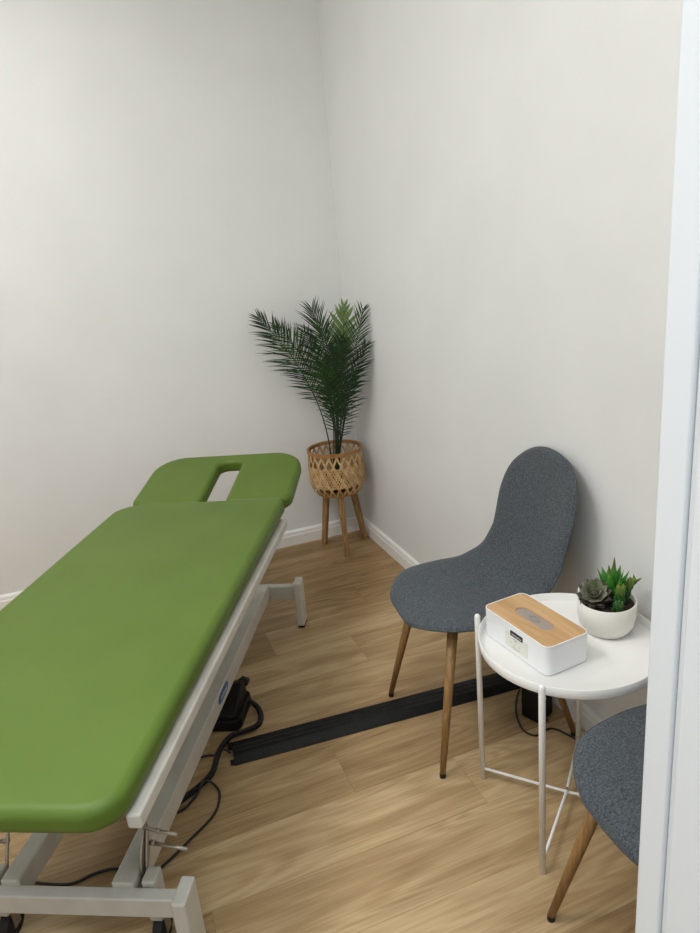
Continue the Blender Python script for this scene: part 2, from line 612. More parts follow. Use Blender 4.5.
def crossbar(u0, zb=0.130):
    b = MB()
    lbox(b, u0, 0.19, zb, u0 + 0.032, 0.72, 0.182)
    b.build('base_crossbar', M['cream'], bed, bevel=0.005, seg=3)
crossbar(0.997, 0.118)
crossbar(2.425)
for uc in (1.021, 2.449):
    for v0 in (0.157, 0.722):
        b = MB()
        lbox(b, uc - 0.037, v0, 0.012, uc + 0.037, v0 + 0.032, 0.205)
        b.build('end_post', M['cream'], bed, bevel=0.006, seg=3)
        b = MB()
        lbox(b, uc - 0.03, v0 + 0.002, 0.0, uc + 0.03, v0 + 0.03, 0.014)
        b.build('rubber_foot', M['rubber'], bed, bevel=0.003)

# castor brackets behind the near crossbar and in front of the far one
def castor(uc, vc):
    b = MB()
    lbox(b, uc - 0.022, vc - 0.016, 0.075, uc + 0.022, vc + 0.016, 0.192)
    br = b.build('castor_bracket', M['cream'], bed, bevel=0.005, seg=3)
    b = MB()
    ring = []
    for k in range(28):
        a = 2 * PI * k / 28
        ring.append((math.cos(a), math.sin(a)))
    for (r0, ra, rb) in ((0.034, -0.012, 0.012),):
        c = L(uc, vc, 0.036)
        vs = [(c[0] + r0 * x, c[1] + ra, c[2] + r0 * z) for x, z in ring] + [(c[0] + r0 * x, c[1] + rb, c[2] + r0 * z) for x, z in ring]
        n = 28
        b.add(vs, [tuple(range(n)), tuple(range(n, 2 * n))] + [(i, (i + 1) % n, n + (i + 1) % n, n + i) for i in range(n)])
    b.build('castor_wheel', M['rubber'], br, bevel=0.003)
    b = MB()
    for s in (-1, 1):
        c = L(uc, vc, 0)
        b.box((c[0] - 0.012, c[1] + s * 0.0145 - 0.0015, 0.028), (c[0] + 0.012, c[1] + s * 0.0145 + 0.0015, 0.085))
    b.tube([L(uc, vc - 0.018, 0.036), L(uc, vc + 0.018, 0.036)], 0.005, 10)
    b.build('castor_fork', M['steel'], br)
for vc in (0.266, 0.640):
    castor(2.400, vc)

# castor lever: two steel pins and a lens-shaped plate beside each base beam
for side in (1, -1):
    vb = 0.455 - side * 0.1585
    dv = -side
    def q(u, dd, z):
        return L(u, vb + dv * dd, z)
    b = MB()
    b.tube([q(2.345, 0.004, 0.266), q(2.365, 0.092, 0.266)], 0.0042, 10)
    b.tube([q(2.353, 0.040, 0.266), q(2.3545, 0.047, 0.266)], 0.0062, 10)
    b.build('lever_pin', M['steel'], bed, smooth=True)
    b = MB()
    b.tube([q(2.350, 0.014, 0.228), q(2.368, 0.112, 0.228)], 0.0045, 10)
    b.tube([q(2.350, 0.018, 0.228), q(2.352, 0.028, 0.228)], 0.0068, 10)
    b.build('lever_pin', M['steel'], bed, smooth=True)
    # plate
    b = MB()
    prof = []
    for k in range(13):
        t = k / 12
        prof.append((t, 0.019 * math.sin(PI * t) + 0.004))
    top, bot = Vector((2.335, 0.27)), Vector((2.395, 0.15))
    ax = (bot - top)
    nn = Vector((ax.y, -ax.x)).normalized()
    out = [top + ax * t + nn * ww for t, ww in prof] + [top + ax * t - nn * ww for t, ww in reversed(prof)]
    n = len(out)
    vs = [q(a.x, 0.004, a.y) for a in out] + [q(a.x, 0.008, a.y) for a in out]
    b.add(vs, [tuple(range(n)), tuple(range(n, 2 * n))] + [(i, (i + 1) % n, n + (i + 1) % n, n + i) for i in range(n)])
    if side > 0:
        b.build('lever_plate', M['steel'], bed)
    b = MB()
    b.tube([q(2.345, 0.012, 0.262), q(2.376, 0.012, 0.20), q(2.40, 0.012, 0.13)], 0.004, 8)
    b.build('lever_rod', M['steel'], bed)

# ------------------------------------------------------------------ chairs
def shell_grid():
    key = [(.238, .428), (.228, .447), (.19, .457), (.12, .458), (.04, .451), (-.04, .448), (-.085, .457), (-.122, .479), (-.150, .514), (-.170, .562), (-.189, .63), (-.208, .71), (-.227, .79), (-.247, .889)]
    path = smooth_path([(x, 0, z) for x, z in key], 8)
    d = [0]
    for a, b in zip(path[:-1], path[1:]):
        d.append(d[-1] + (b - a).length)
    Ltot = d[-1]
    def at(s):
        s = min(max(s, 0), Ltot)
        for i in range(len(d) - 1):
            if d[i + 1] >= s:
                t = (s - d[i]) / max(d[i + 1] - d[i], 1e-9)
                return path[i].lerp(path[i + 1], t)
        return path[-1]
    wk = [(0, .205), (.12, .220), (.25, .234), (.34, .227), (.42, .206), (.49, .205), (.60, .208), (.68, .206), (.78, .201), (.9, .188), (2, .175)]
    def wid(s):
        for (a, wa), (b, wb) in zip(wk[:-1], wk[1:]):
            if s <= b:
                t = (s - a) / (b - a)
                t = t * t * (3 - 2 * t)
                base = wa + (wb - wa) * t
                break
        ef, eb = 0.19, 0.19
        if s < ef:
            x = 1 - s / ef
            base *= max(0, 1 - x ** 2.5) ** (1 / 2.3)
        if Ltot - s < eb:
            x = 1 - (Ltot - s) / eb
            base *= max(0, 1 - x ** 2.4) ** (1 / 2.2)
        return base
    return at, wid, Ltot

def chair_point(at, wid, Lt, s, t):
    e = 0.003
    c = at(s)
    tg = (at(s + e) - at(s - e)).normalized()
    n = Vector((0, 1, 0)).cross(tg).normalized()
    if n.z < 0 and s < Lt * 0.4:
        n = -n
    # n points up on the seat and forward on the back
    wv = wid(s)
    y = t * wv
    k = min(1, max(0, (s - 0.30) / 0.15))
    lift = (0.018 * (1 - k) + 0.045 * k) * (y / 0.235) ** 2
    if s < 0.08:
        lift *= s / 0.08
    return c + Vector((0, y, 0)) + n * lift, n

def make_chair():
    root = empty('dining_chair')
    at, wid, Lt = shell_grid()
    NS, NT = 84, 30
    top, bot = [], []
    vs = []
    def smap(i):
        x = i / NS
        return Lt * (0.5 - 0.5 * math.cos(PI * x)) * 0.35 + Lt * x * 0.65 if 0 < i < NS else Lt * x
    nsg = 1
    e_ = 0.003
    tg0 = (at(0.2) - at(0.19)).normalized()
    sign = 1 if Vector((0, 1, 0)).cross(tg0).z > 0 else -1
    for side in (1, -1):
        for i in range(NS + 1):
            # denser rows near both ends
            x = i / NS
            s = Lt * (0.5 - 0.5 * math.cos(PI * x))
            for j in range(NT + 1):
                t = -math.cos(PI * j / NT)
                c = at(s)
                tg = (at(s + 0.004) - at(s - 0.004)).normalized()
                n = Vector((0, 1, 0)).cross(tg).normalized() * sign
                y = t * wid(s)
                k = min(1, max(0, (s - 0.42) / 0.2))
                lift = (0.008 * (1 - k) + 0.024 * k) * (y / 0.235) ** 2
                ed = min(s, Lt - s)
                lift *= min(1, ed / 0.08)
                fe = min(1, ed / 0.02)
                th = 0.0135 * max(0, 1 - abs(t) ** 9) ** 0.5 * math.sqrt(max(0, 1 - (1 - fe) ** 2))
                vs.append(c + Vector((0, y, 0)) + n * (lift + side * th))
    tw = Matrix.Rotation(math.radians(-3.5), 4, 'Z')
    vs = [tw @ v_ + Vector((-0.003, -0.003 - 0.014 * min(1, max(0, (.15 - v_.x) / .22)) + 0.020 * min(1, max(0, (v_.z - .495) / .09)) ** 1.3 + 0.034 * max(0, (v_.z - .49) / .39), -0.008 - 0.008 * max(0, (v_.z - .45) / .43))) for v_ in vs]
    W = NT + 1
    H = (NS + 1) * W
    fs = []
    for i in range(NS):
        for j in range(NT):
            a = i * W + j
            fs.append((a, a + 1, a + W + 1, a + W))
            fs.append((H + a, H + a + W, H + a + W + 1, H + a + 1))
    sh = MB().add(vs, fs).build('seat_shell', M['fabric'], root, smooth=True, weld=True)
    # piping along the outline
    pip = []
    for sd in (-1, 1):
        rng = range(1, NS) if sd < 0 else range(NS - 1, 0, -1)
        for i in rng:
            x = i / NS
            s = Lt * (0.5 - 0.5 * math.cos(PI * x))
            j = 0 if sd < 0 else NT
            a = vs[i * W + j]
            b2 = vs[H + i * W + j]
            pip.append((a + b2) / 2)
    MB().tube(pip, 0.0035, 8, closed=True).build('edge_piping', M['fabric'], root, smooth=True)
    # under-seat brackets
    b = MB()
    for x in (0.12, -0.10):
        b.box((x - 0.018, -0.12, 0.410), (x + 0.018, 0.12, 0.416))
    b.box((-0.1, -0.02, 0.406), (0.12, 0.02, 0.411))
    b.build('seat_bracket', M['blackplastic'], root)
    for sx_, sy_ in ((1, 1), (1, -1), (-1, 1), (-1, -1)):
        foot = Vector((0.222 * sx_, 0.208 * sy_, 0.010))
        tp = Vector((0.135 if sx_ > 0 else -0.115, 0.135 * sy_, 0.418))
        b = MB().tube([foot, foot.lerp(tp, .5), tp], [0.0085, 0.0125, 0.0155], 20)
        lg = b.build('leg', M['leg_wood'], root, smooth=True)
        d = (tp - foot).normalized()
        MB().tube([foot + Vector((0, 0, -0.010)), foot + d * 0.004], [0.0088, 0.0092], 16).build('foot_cap', M['rubber'], lg)
    return root

def copy_tree(o, parent=None):
    c = o.copy()
    COL.objects.link(c)
    c.parent = parent
    for ch in list(o.children):
        copy_tree(ch, c)
    return c

CG = 'grey upholstered chairs along the right wall'
chair = make_chair()
chair.location = (-0.268, -1.672, 0)
chair.rotation_euler = (0, 0, math.radians(177))
tag(chair, 'whole grey shell chair standing over the black floor cover, back to the wall', 'chair', CG)
ch2 = copy_tree(chair)
ch2.location = (-0.266, -2.566, 0)
ch2.rotation_euler = (0, 0, math.radians(180.5))
tag(ch2, 'grey fabric shell chair cut off by the white door frame, nearest the camera', 'chair', CG)

# ------------------------------------------------------------------ side table
TC = Vector((-0.241, -2.095, 0))
tab = empty('side_table', TC)
tag(tab, 'small round white metal tray table between the two grey chairs', 'side table')
MB().lathe([(0.0, 0.488), (0.2185, 0.488), (0.2205, 0.489), (0.2215, 0.491), (0.2225, 0.5140), (0.2215, 0.5148), (0.2200, 0.5140), (0.2190, 0.4935), (0.2170, 0.4915), (0.0, 0.4915)], 96).build('tray', M['whitemetal'], tab, smooth=True, weld=True)
angs = [137.5, 219.5, 317.5, 43]
lp = []
for x, y in ((-.157, .174), (-.192, -.156), (.163, -.164), (.165, .160)):
    lp.append((x, y))
    MB().tube([(x, y, 0.0), (x, y, 0.525), (x, y, 0.5305), (x, y, 0.533)], [0.0078, 0.0078, 0.006, 0.002], 20).build('leg', M['whitemetal'], tab, smooth=True)
    b = MB().tube([(x * 0.99, y * 0.99, 0.502), (x * 0.955, y * 0.955, 0.502)], 0.004, 8)
    b.tube([(x * 0.985, y * 0.985, 0.477), (x * 0.92, y * 0.92, 0.487)], 0.004, 8)
    b.build('leg_bracket', M['whitemetal'], tab)
for i, j in ((0, 2), (1, 3)):
    z = 0.034
    a, c = lp[i], lp[j]
    MB().tube([(a[0], a[1], z), (0.0, 0.0, z + (0.003 if i else -0.003)), (c[0], c[1], z)], 0.0038, 12).build('cross_brace', M['whitemetal'], tab, smooth=True)
MB().tube([(0, 0, 0.034), (0, 0, 0.0435)], 0.004, 10).build('brace_screw', M['steel'], tab)

# ------------------------------------------------------------------ tissue box
bx_dir = math.atan2(0.235, -0.022)
tb = empty('tissue_box', (-0.319, -2.062, 0.4918), bx_dir)
tag(tb, 'white tissue box with a bamboo lid lying on the round tray table', 'tissue box')
hl, hw, hh = 0.121, 0.066, 0.074
b = MB().prism(rrect(-hl, -hw, hl, hw, 0.018, 6), 0, hh)
b.build('body', M['whiteplastic'], tb, bevel=0.003, seg=3)
rim = rrect(-hl, -hw, hl, hw, 0.018, 6)
inn = rrect(-hl + .0022, -hw + .0022, hl - .0022, hw - .0022, 0.016, 6)
n = len(rim)
vs = [(x, y, hh - 0.001) for x, y in rim] + [(x, y, hh + 0.004) for x, y in rim] + [(x, y, hh + 0.004) for x, y in inn] + [(x, y, hh + 0.0005) for x, y in inn]
fs = []
for i in range(n):
    j = (i + 1) % n
    for k in range(3):
        fs.append((k * n + i, k * n + j, (k + 1) * n + j, (k + 1) * n + i))
MB().add(vs, fs).build('rim', M['whiteplastic'], tb, smooth=False)
lid_o = rrect(-hl + .0026, -hw + .0026, hl - .0026, hw - .0026, 0.0155, 6)
slot = rrect(-0.062, -0.0185, 0.062, 0.0185, 0.0184, 6)
n = len(lid_o)
vs, fs = [], []
z1 = hh + 0.0035
vs += [(x, y, z1) for x, y in lid_o] + [(x, y, z1) for x, y in slot] + [(x, y, z1 - 0.003) for x, y in slot] + [(x, y, z1 - 0.003) for x, y in lid_o]
for i in range(n):
    j = (i + 1) % n
    fs += [(i, j, n + j, n + i), (n + i, n + j, 2 * n + j, 2 * n + i), (i, 3 * n + i, 3 * n + j, j)]
lid = MB().add(vs, fs).build('lid', M['bamboo_lid'], tb)
lid['label'] = 'bamboo lid with a long oval slot'
sp = rrect(-0.0618, -0.0183, 0.0618, 0.0183, 0.0182, 6)
MB().prism(sp, hh - 0.002, z1 - 0.0022).build('slot_film', M['tissue'], lid)['label'] = 'greyish film under the slot'
b = MB()
for k in range(7):
    a = k * 0.9
    b.tube([(0.008 * math.cos(a), 0.006 * math.sin(a), z1 - 0.002), (0.016 * math.cos(a + .5), 0.010 * math.sin(a + .5), z1 + 0.0005), (0.020 * math.cos(a + 1), 0.011 * math.sin(a + 1), z1 - 0.0018)], 0.0007, 6)
b.build('slot_print', M['labelink'], lid)
# label on the long side facing the room (local +y side points to -x)
sgn = 1
yl = sgn * (hw + 0.0002)
def slab(x0, x1, z0, z1_, d, r, name, mt, par):
    o2 = rrect(x0, z0, x1, z1_, r, 4)
    n = len(o2)
    vs = [(x, yl, z) for x, z in o2] + [(x, yl + sgn * d, z) for x, z in o2]
    return MB().add(vs, [tuple(range(n)), tuple(range(n, 2 * n))] + [(i, (i + 1) % n, n + (i + 1) % n, n + i) for i in range(n)]).build(name, mt, par)
lb = slab(-0.054, 0.030, 0.012, 0.056, 0.0004, 0.004, 'paper_label', M['label'], tb)
lb['label'] = 'beige paper label with a black strip'
blk = slab(-0.036, 0.010, 0.049, 0.063, 0.0008, 0.002, 'black_strip', M['labelblack'], lb)
b = MB()
x = -0.031
for k, ww in enumerate((3, 3, 2, 4, 3, 3, 2, 3, 3)):
    ww = ww * 0.001
    b.box((x, yl + sgn * 0.0007, 0.0525), (x + ww * .4, yl + sgn * 0.0011, 0.0565))
    b.box((x, yl + sgn * 0.0007, 0.0525 + (k % 3) * .0014), (x + ww, yl + sgn * 0.0011, 0.0536 + (k % 3) * .0014))
    x += ww + 0.0012
b.build('strip_lettering', M['whiteprint'], blk)
b = MB()
for (xx, zz, ww) in ((-0.018, 0.042, .018), (-0.014, 0.038, .010), (-0.026, 0.028, .006), (-0.010, 0.027, .006), (0.006, 0.028, .006), (-0.024, 0.018, .030)):
    b.box((xx, yl + sgn * 0.0003, zz), (xx + ww, yl + sgn * 0.0006, zz + 0.0016))
b.build('label_print', M['labelink'], lb)

# ------------------------------------------------------------------ succulent planter
sp_ = empty('succulent_planter', (-0.116, -2.085, 0.4918))
tag(sp_, 'white ceramic bowl of artificial succulents standing on the round tray table', 'potted plant')
MB().lathe([(0.0, 0.0), (0.045, 0.0), (0.055, 0.004), (0.066, 0.022), (0.0715, 0.050), (0.072, 0.086), (0.0695, 0.0875), (0.067, 0.086), (0.066, 0.055), (0.060, 0.03), (0.0, 0.02)], 64).build('bowl', M['ceramic'], sp_, smooth=True, weld=True)
b = MB()
nr, na = 8, 40
vs = [(0, 0, 0.078)]
for i in range(1, nr + 1):
    for j in range(na):
        a = 2 * PI * j / na
        r = 0.0668 * i / nr
        vs.append((r * math.cos(a), r * math.sin(a), 0.077 + random.uniform(-.002, .002) - (0.004 if i == nr else 0)))
fs = [(0, 1 + j, 1 + (j + 1) % na) for j in range(na)]
for i in range(nr - 1):
    for j in range(na):
        fs.append((1 + i * na + j, 1 + (i + 1) * na + j, 1 + (i + 1) * na + (j + 1) % na, 1 + i * na + (j + 1) % na))
b.add(vs, fs).build('soil', M['soil'], sp_, smooth=True)

def leaf(mb, base, d, up, ln, wd, th, curl=0.2, n=7, tip=1.0, wmax=0.4):
    """fleshy leaf: lens cross-section, width profile peaks at wmax"""
    base, d, up = Vector(base), Vector(d).normalized(), Vector(up)
    s = d.cross(up).normalized()
    up = s.cross(d).normalized()
    vs = []
    K = 8
    for i in range(n + 1):
        t = i / n
        wv = (t / wmax) ** 0.5 if t < wmax else max(0.0, 1 - ((t - wmax) / (1 - wmax)) ** 1.7) ** (1.0 / tip)
        wv = max(wv, 0.03)
        c = base + d * (ln * t) + up * (curl * ln * t * t)
        for k in range(K):
            a = 2 * PI * k / K
            vs.append(c + s * (math.cos(a) * wd / 2 * wv) + up * (math.sin(a) * th / 2 * wv + abs(math.cos(a)) * th * 0.25 * wv))
    fs = []
    for i in range(n):
        for k in range(K):
            k2 = (k + 1) % K
            fs.append((i * K + k, i * K + k2, (i + 1) * K + k2, (i + 1) * K + k))
    fs.append(tuple(reversed(range(K))))
    fs.append(tuple(range(n * K, n * K + K)))
    mb.add(vs, fs)

def height_mat(name, c1, c2, z0, z1, mid=None, rough=0.5):
    """colour that changes along the plant's own height, as the leaves do"""
    mt = mat(name, c1, rough)
    b = mt.node_tree.nodes['Principled BSDF']
    tc = N(mt, 'ShaderNodeTexCoord')
    sx = N(mt, 'ShaderNodeSeparateXYZ')
    LK(mt, tc.outputs['Object'], sx.inputs[0])
    mr = N(mt, 'ShaderNodeMapRange')
    mr.inputs['From Min'].default_value = z0
    mr.inputs['From Max'].default_value = z1
    LK(mt, sx.outputs['Z'], mr.inputs['Value'])
    cr = N(mt, 'ShaderNodeValToRGB')
    cr.color_ramp.elements[0].color = c1
    cr.color_ramp.elements[1].color = c2
    if mid:
        e = cr.color_ramp.elements.new(mid[0])
        e.color = mid[1]
    LK(mt, mr.outputs[0], cr.inputs[0])
    LK(mt, cr.outputs[0], b.inputs['Base Color'])
    return mt

def local_root(name, mb, mt, loc, label):
    o = mb.build(name, mt, sp_, smooth=True, loc=loc)
    o.scale = (1.2, 1.2, 1.2)
    o['label'] = label
    return o

Z = Vector((0, 0, 1))
# grey-purple rosette, left side of the bowl, leaning to the camera
M['rosette'] = noise_mat('rosette_leaf', srgb(78, 78, 64), srgb(134, 136, 114), 60, rough=0.5)
M['rosette_edge'] = noise_mat('rosette_outer_leaf', srgb(52, 44, 38), srgb(86, 78, 68), 60, rough=0.5)
b = MB()
axis = Vector((-0.45, -0.35, 0.85)).normalized()
e1 = axis.orthogonal().normalized()
e2 = axis.cross(e1)
for ringi, (cnt, tilt_, ln, wd) in enumerate([(4, 82, .013, .010), (6, 66, .018, .014), (8, 48, .026, .018), (9, 28, .034, .021), (10, 14, .036, .021), (9, 2, .035, .021)]):
    b.cur = 0 if ringi < 4 else 1
    for k in range(cnt):
        a = 2 * PI * (k + ringi * 0.47) / cnt
        rad = e1 * math.cos(a) + e2 * math.sin(a)
        d = rad * math.cos(math.radians(tilt_)) + axis * math.sin(math.radians(tilt_))
        leaf(b, rad * 0.003 - axis * 0.002 * ringi, d, axis, ln, wd, 0.004, curl=0.25, tip=0.9, wmax=0.62)
local_root('rosette_succulent', b, [M['rosette'], M['rosette_edge']], (-0.032, 0.008, 0.105), 'grey-brown rosette succulent')
# spiky green leaves with red-brown tips
M['spike'] = height_mat('spike_leaf', srgb(28, 96, 28), srgb(98, 48, 44), 0.0, 0.095, (0.62, srgb(66, 134, 40)))
b = MB()
for a, tl, ln in ((0, 86, .088), (200, 80, .078), (20, 62, .066), (40, 74, .072), (130, 66, .066), (215, 70, .066), (300, 72, .070), (80, 55, .062), (170, 48, .066), (260, 58, .060), (340, 60, .064)):
    a, tl = math.radians(a), math.radians(tl)
    d = Vector((math.cos(a) * math.cos(tl), math.sin(a) * math.cos(tl), math.sin(tl)))
    rad = Vector((math.cos(a), math.sin(a), 0))
    leaf(b, rad * 0.004, d, -rad if tl > 1.5 else Z, ln * 1.12, 0.024, 0.007, curl=0.06, tip=0.85, wmax=0.35)
local_root('spiky_succulent', b, M['spike'], (0.018, 0.004, 0.079), 'green spiky succulent with reddish tips')
# beaded upright stems
M['bead'] = height_mat('bead_leaf', srgb(24, 66, 22), srgb(112, 132, 50), 0.0, 0.05, (0.6, srgb(48, 96, 30)))
def beaded(loc, lean, h, label):
    b = MB()
    nl = int(h / 0.0042)
    for i in range(nl):
        t = i / nl
        c = Vector(lean) * (t * h) + Z * (t * h)
        rr = 0.0115 * (1 - 0.4 * t)
        for k in range(6):
            a = 2 * PI * (k + 0.5 * (i % 2)) / 6 + i * 0.2
            rad = Vector((math.cos(a), math.sin(a), 0))
            leaf(b, c + rad * rr * 0.4, rad + Z * (0.5 + t), Z, 0.0125, 0.0085, 0.0055, curl=0.2, n=4, tip=0.9, wmax=0.5)
    return local_root('beaded_succulent', b, M['bead'], loc, label)
beaded((0.006, -0.034, 0.078), (0.05, -0.1, 0), 0.046, 'upright stem of small rounded green leaves')
beaded((0.034, -0.016, 0.078), (0.5, -0.1, 0), 0.044, 'leaning stem of small rounded green leaves')
beaded((-0.008, -0.048, 0.074), (-0.1, -0.3, 0), 0.022, 'short stem of small rounded green leaves')
b = MB()
for k in range(16):
    t = k / 16
    a = k * 2.4
    rad = Vector((math.cos(a), math.sin(a), 0))
    c = Vector((0.62, -0.25, 0.62)).normalized() * (0.012 + 0.05 * t)
    leaf(b, c, rad * 0.8 + Vector((0.5, -0.2, 0.7)), Z, 0.017, 0.008, 0.004, curl=0.2, n=5, tip=0.8)
local_root('leafy_succulent', b, M['bead'], (0.026, 0.0, 0.078), 'leafy succulent stem leaning to the right')

# ------------------------------------------------------------------ basket stand
BC = Vector((-0.177, -0.170, 0))
bs = empty('basket_stand', BC)
tag(bs, 'woven bamboo basket on three wooden legs in the room corner', 'planter')
def brad(z):
    t = (z - 0.312) / (0.545 - 0.312)
    r = 0.136 + 0.004 * math.sin(PI * t)
    if t < 0.28:
        x = 1 - t / 0.28
        r -= 0.030 * x ** 2.2
    return r
def strip(mb, a0, a1, z0, z1, wd, th=0.0012, off=0.0, n=18):
    vs = []
    for i in range(n + 1):
        t = i / n
        a = a0 + (a1 - a0) * t
        z = z0 + (z1 - z0) * t
        r = brad(z) + off
        da, dz = (a1 - a0) * r, (z1 - z0)
        ll = math.hypot(da, dz)
        ta, tz = -dz / ll, da / ll       # perpendicular on the surface
        for sg, o2 in ((-1, 0), (1, 0), (1, th), (-1, th)):
            aa = a + sg * ta * wd / 2 / r
            zz = z + sg * tz * wd / 2
            rr = brad(min(max(zz, 0.312), 0.545)) + off + o2
            vs.append((rr * math.cos(aa), rr * math.sin(aa), zz))
    fs = []
    for i in range(n):
        for k in range(4):
            k2 = (k + 1) % 4
            fs.append((i * 4 + k, i * 4 + k2, (i + 1) * 4 + k2, (i + 1) * 4 + k))
    mb.add(vs, fs)
wv = MB()
NSS = 22
span = 2 * PI / NSS * 2.6
for k in range(NSS):
    a = 2 * PI * k / NSS
    for d in (-0.020, 0.020):
        strip(wv, a + d, a + d + span, 0.315, 0.534, 0.0055, off=0.0)
        strip(wv, a + d, a + d - span, 0.315, 0.534, 0.0055, off=0.0014)
# denser weave through the middle
for k in range(NSS * 3):
    a = 2 * PI * k / (NSS * 3) + 0.07
    s2 = span * 0.5
    strip(wv, a, a + s2, 0.365, 0.470, 0.0058, off=-0.0012, n=8)
    strip(wv, a, a - s2, 0.365, 0.470, 0.0058, off=0.0026, n=8)
wv.build('basket_weave', M['bamboo_strip'], bs)
def hoop(name, z, h, r, th, mt):
    MB().lathe([(r, z - h / 2), (r + th, z - h / 2), (r + th, z + h / 2), (r, z + h / 2), (r, z - h / 2)], 64, caps=False).build(name, mt, bs, smooth=False)
hoop('top_rim', 0.538, 0.018, brad(0.54) - 0.004, 0.009, M['bamboo_rim'])
hoop('bottom_rim', 0.317, 0.010, brad(0.315) - 0.003, 0.006, M['bamboo_rim'])
MB().lathe([(0.0, 0.313), (0.106, 0.313), (0.106, 0.319), (0.0, 0.319)], 48).build('basket_base', M['bamboo_rim'], bs, weld=True)
for fx, fy in ((-0.258, -0.086), (-0.209, -0.302), (-0.041, -0.128)):
    foot = Vector((fx, fy, 0)) - BC
    tp = Vector((foot.x * 0.60, foot.y * 0.60, 0.322))
    b = MB()
    ang = math.atan2(foot.y, foot.x)
    ex, ey = Vector((math.cos(ang), math.sin(ang), 0)), Vector((-math.sin(ang), math.cos(ang), 0))
    vs = []
    for c, h_ in ((foot, 0.0125), (foot.lerp(tp, .5), 0.014), (tp, 0.015)):
        vs += [c + ex * h_ * sx2 + ey * h_ * sy2 for sx2, sy2 in ((-1, -1), (1, -1), (1, 1), (-1, 1))]
    fs = [(3, 2, 1, 0), (8, 9, 10, 11)]
    for i in range(2):
        for k in range(4):
            fs.append((i * 4 + k, i * 4 + (k + 1) % 4, (i + 1) * 4 + (k + 1) % 4, (i + 1) * 4 + k))
    b.add(vs, fs).build('leg', M['stand_wood'], bs, bevel=0.003)

# ------------------------------------------------------------------ palm
palm = empty('potted_palm', (BC.x, BC.y, 0.3200))
tag(palm, 'artificial palm with dark green feathery fronds rising from the woven basket', 'potted plant')
PO = Vector((BC.x, BC.y, 0.3200))
MB().lathe([(0.0, 0.0), (0.052, 0.0), (0.060, 0.075), (0.064, 0.075), (0.064, 0.082), (0.058, 0.082), (0.056, 0.070), (0.0, 0.068)], 40).build('nursery_pot', M['blackplastic'], palm, smooth=True, weld=True)
view = Vector((-.33, -.94, 0.25)).normalized()     # fronds broadly fan across the corner's diagonal

def frond(tip, mid_bias, start=0.32, ll=0.15, n=30, mt=None, face=None, seed=0, wdt=0.0058, droop=0.14):
    rnd = random.Random(seed)
    tip = Vector(tip) - PO
    base = Vector((rnd.uniform(-.026, .026), rnd.uniform(-.026, .026), 0.065))
    mid = base.lerp(tip, 0.5) + Vector(mid_bias)
    pts = smooth_path([base, base.lerp(mid, 0.5) + Vector(mid_bias) * 0.22, mid, mid.lerp(tip, 0.55) + Vector(mid_bias) * 0.28, tip], 10)
    mb = MB()
    NP = len(pts)
    mb.tube(pts, [0.0042 * (1 - 0.75 * i / (NP - 1)) for i in range(NP)], 6)
    mb.cur = 1
    fc = Vector(face) if face else view
    n = int(n * 1.2)
    for i in range(n):
        t = start + (1 - start) * (i + 0.5) / n
        x = t * (NP - 1)
        a = int(min(x, NP - 2))
        P = pts[a].lerp(pts[a + 1], x - a)
        T = (pts[a + 1] - pts[a]).normalized()
        Sd = T.cross(fc).normalized()
        Nn = Sd.cross(T).normalized()
        q = (i + 0.5) / n
        lng = 1.3 * ll * (min(1.0, 0.38 + 1.9 * q) if q < 0.4 else 1 - 0.62 * ((q - 0.4) / 0.6) ** 1.5) * rnd.uniform(0.8, 1.12)
        ang = math.radians(56 - 32 * q + rnd.uniform(-8, 8))
        for sd in (-1, 1):
            d = (T * math.cos(ang) + Sd * sd * math.sin(ang) + Nn * rnd.uniform(0.0, 0.35)).normalized()
            e = d.cross(Nn).normalized()
            # folded narrow blade with drooping tip
            vs = []
            m_ = 5
            for k in range(m_ + 1):
                s = k / m_
                w_ = wdt * (0.35 + 0.65 * math.sin(PI * min(1, s * 0.85 + 0.12))) * (1 - s ** 4)
                c = P + d * (lng * s) + Vector((0, 0, -1)) * (droop * lng * s * s)
                vs += [c - e * w_ * 0.5 + Nn * w_ * 0.15, c - Nn * w_ * 0.12, c + e * w_ * 0.5 + Nn * w_ * 0.15]
            wpt = [v_ + PO for v_ in vs]
            if max(v_.x for v_ in wpt) > -0.004 or max(v_.y for v_ in wpt) > -0.004:
                # the corner bends these leaflets back along the wall
                for h_ in range(len(vs)):
                    wx, wy = vs[h_].x + PO.x, vs[h_].y + PO.y
                    if wx > -0.006:
                        vs[h_].x = -0.006 - PO.x - 0.15 * (wx + .006) * 0.2
                    if wy > -0.006:
                        vs[h_].y = -0.006 - PO.y - 0.15 * (wy + .006) * 0.2
            fs = []
            for k in range(m_):
                fs += [(3 * k, 3 * k + 1, 3 * k + 4, 3 * k + 3), (3 * k + 1, 3 * k + 2, 3 * k + 5, 3 * k + 4)]
            mb.add(vs, fs)
    return mb.build('frond', [M['stem'], mt or M['leaf']], palm, smooth=False)

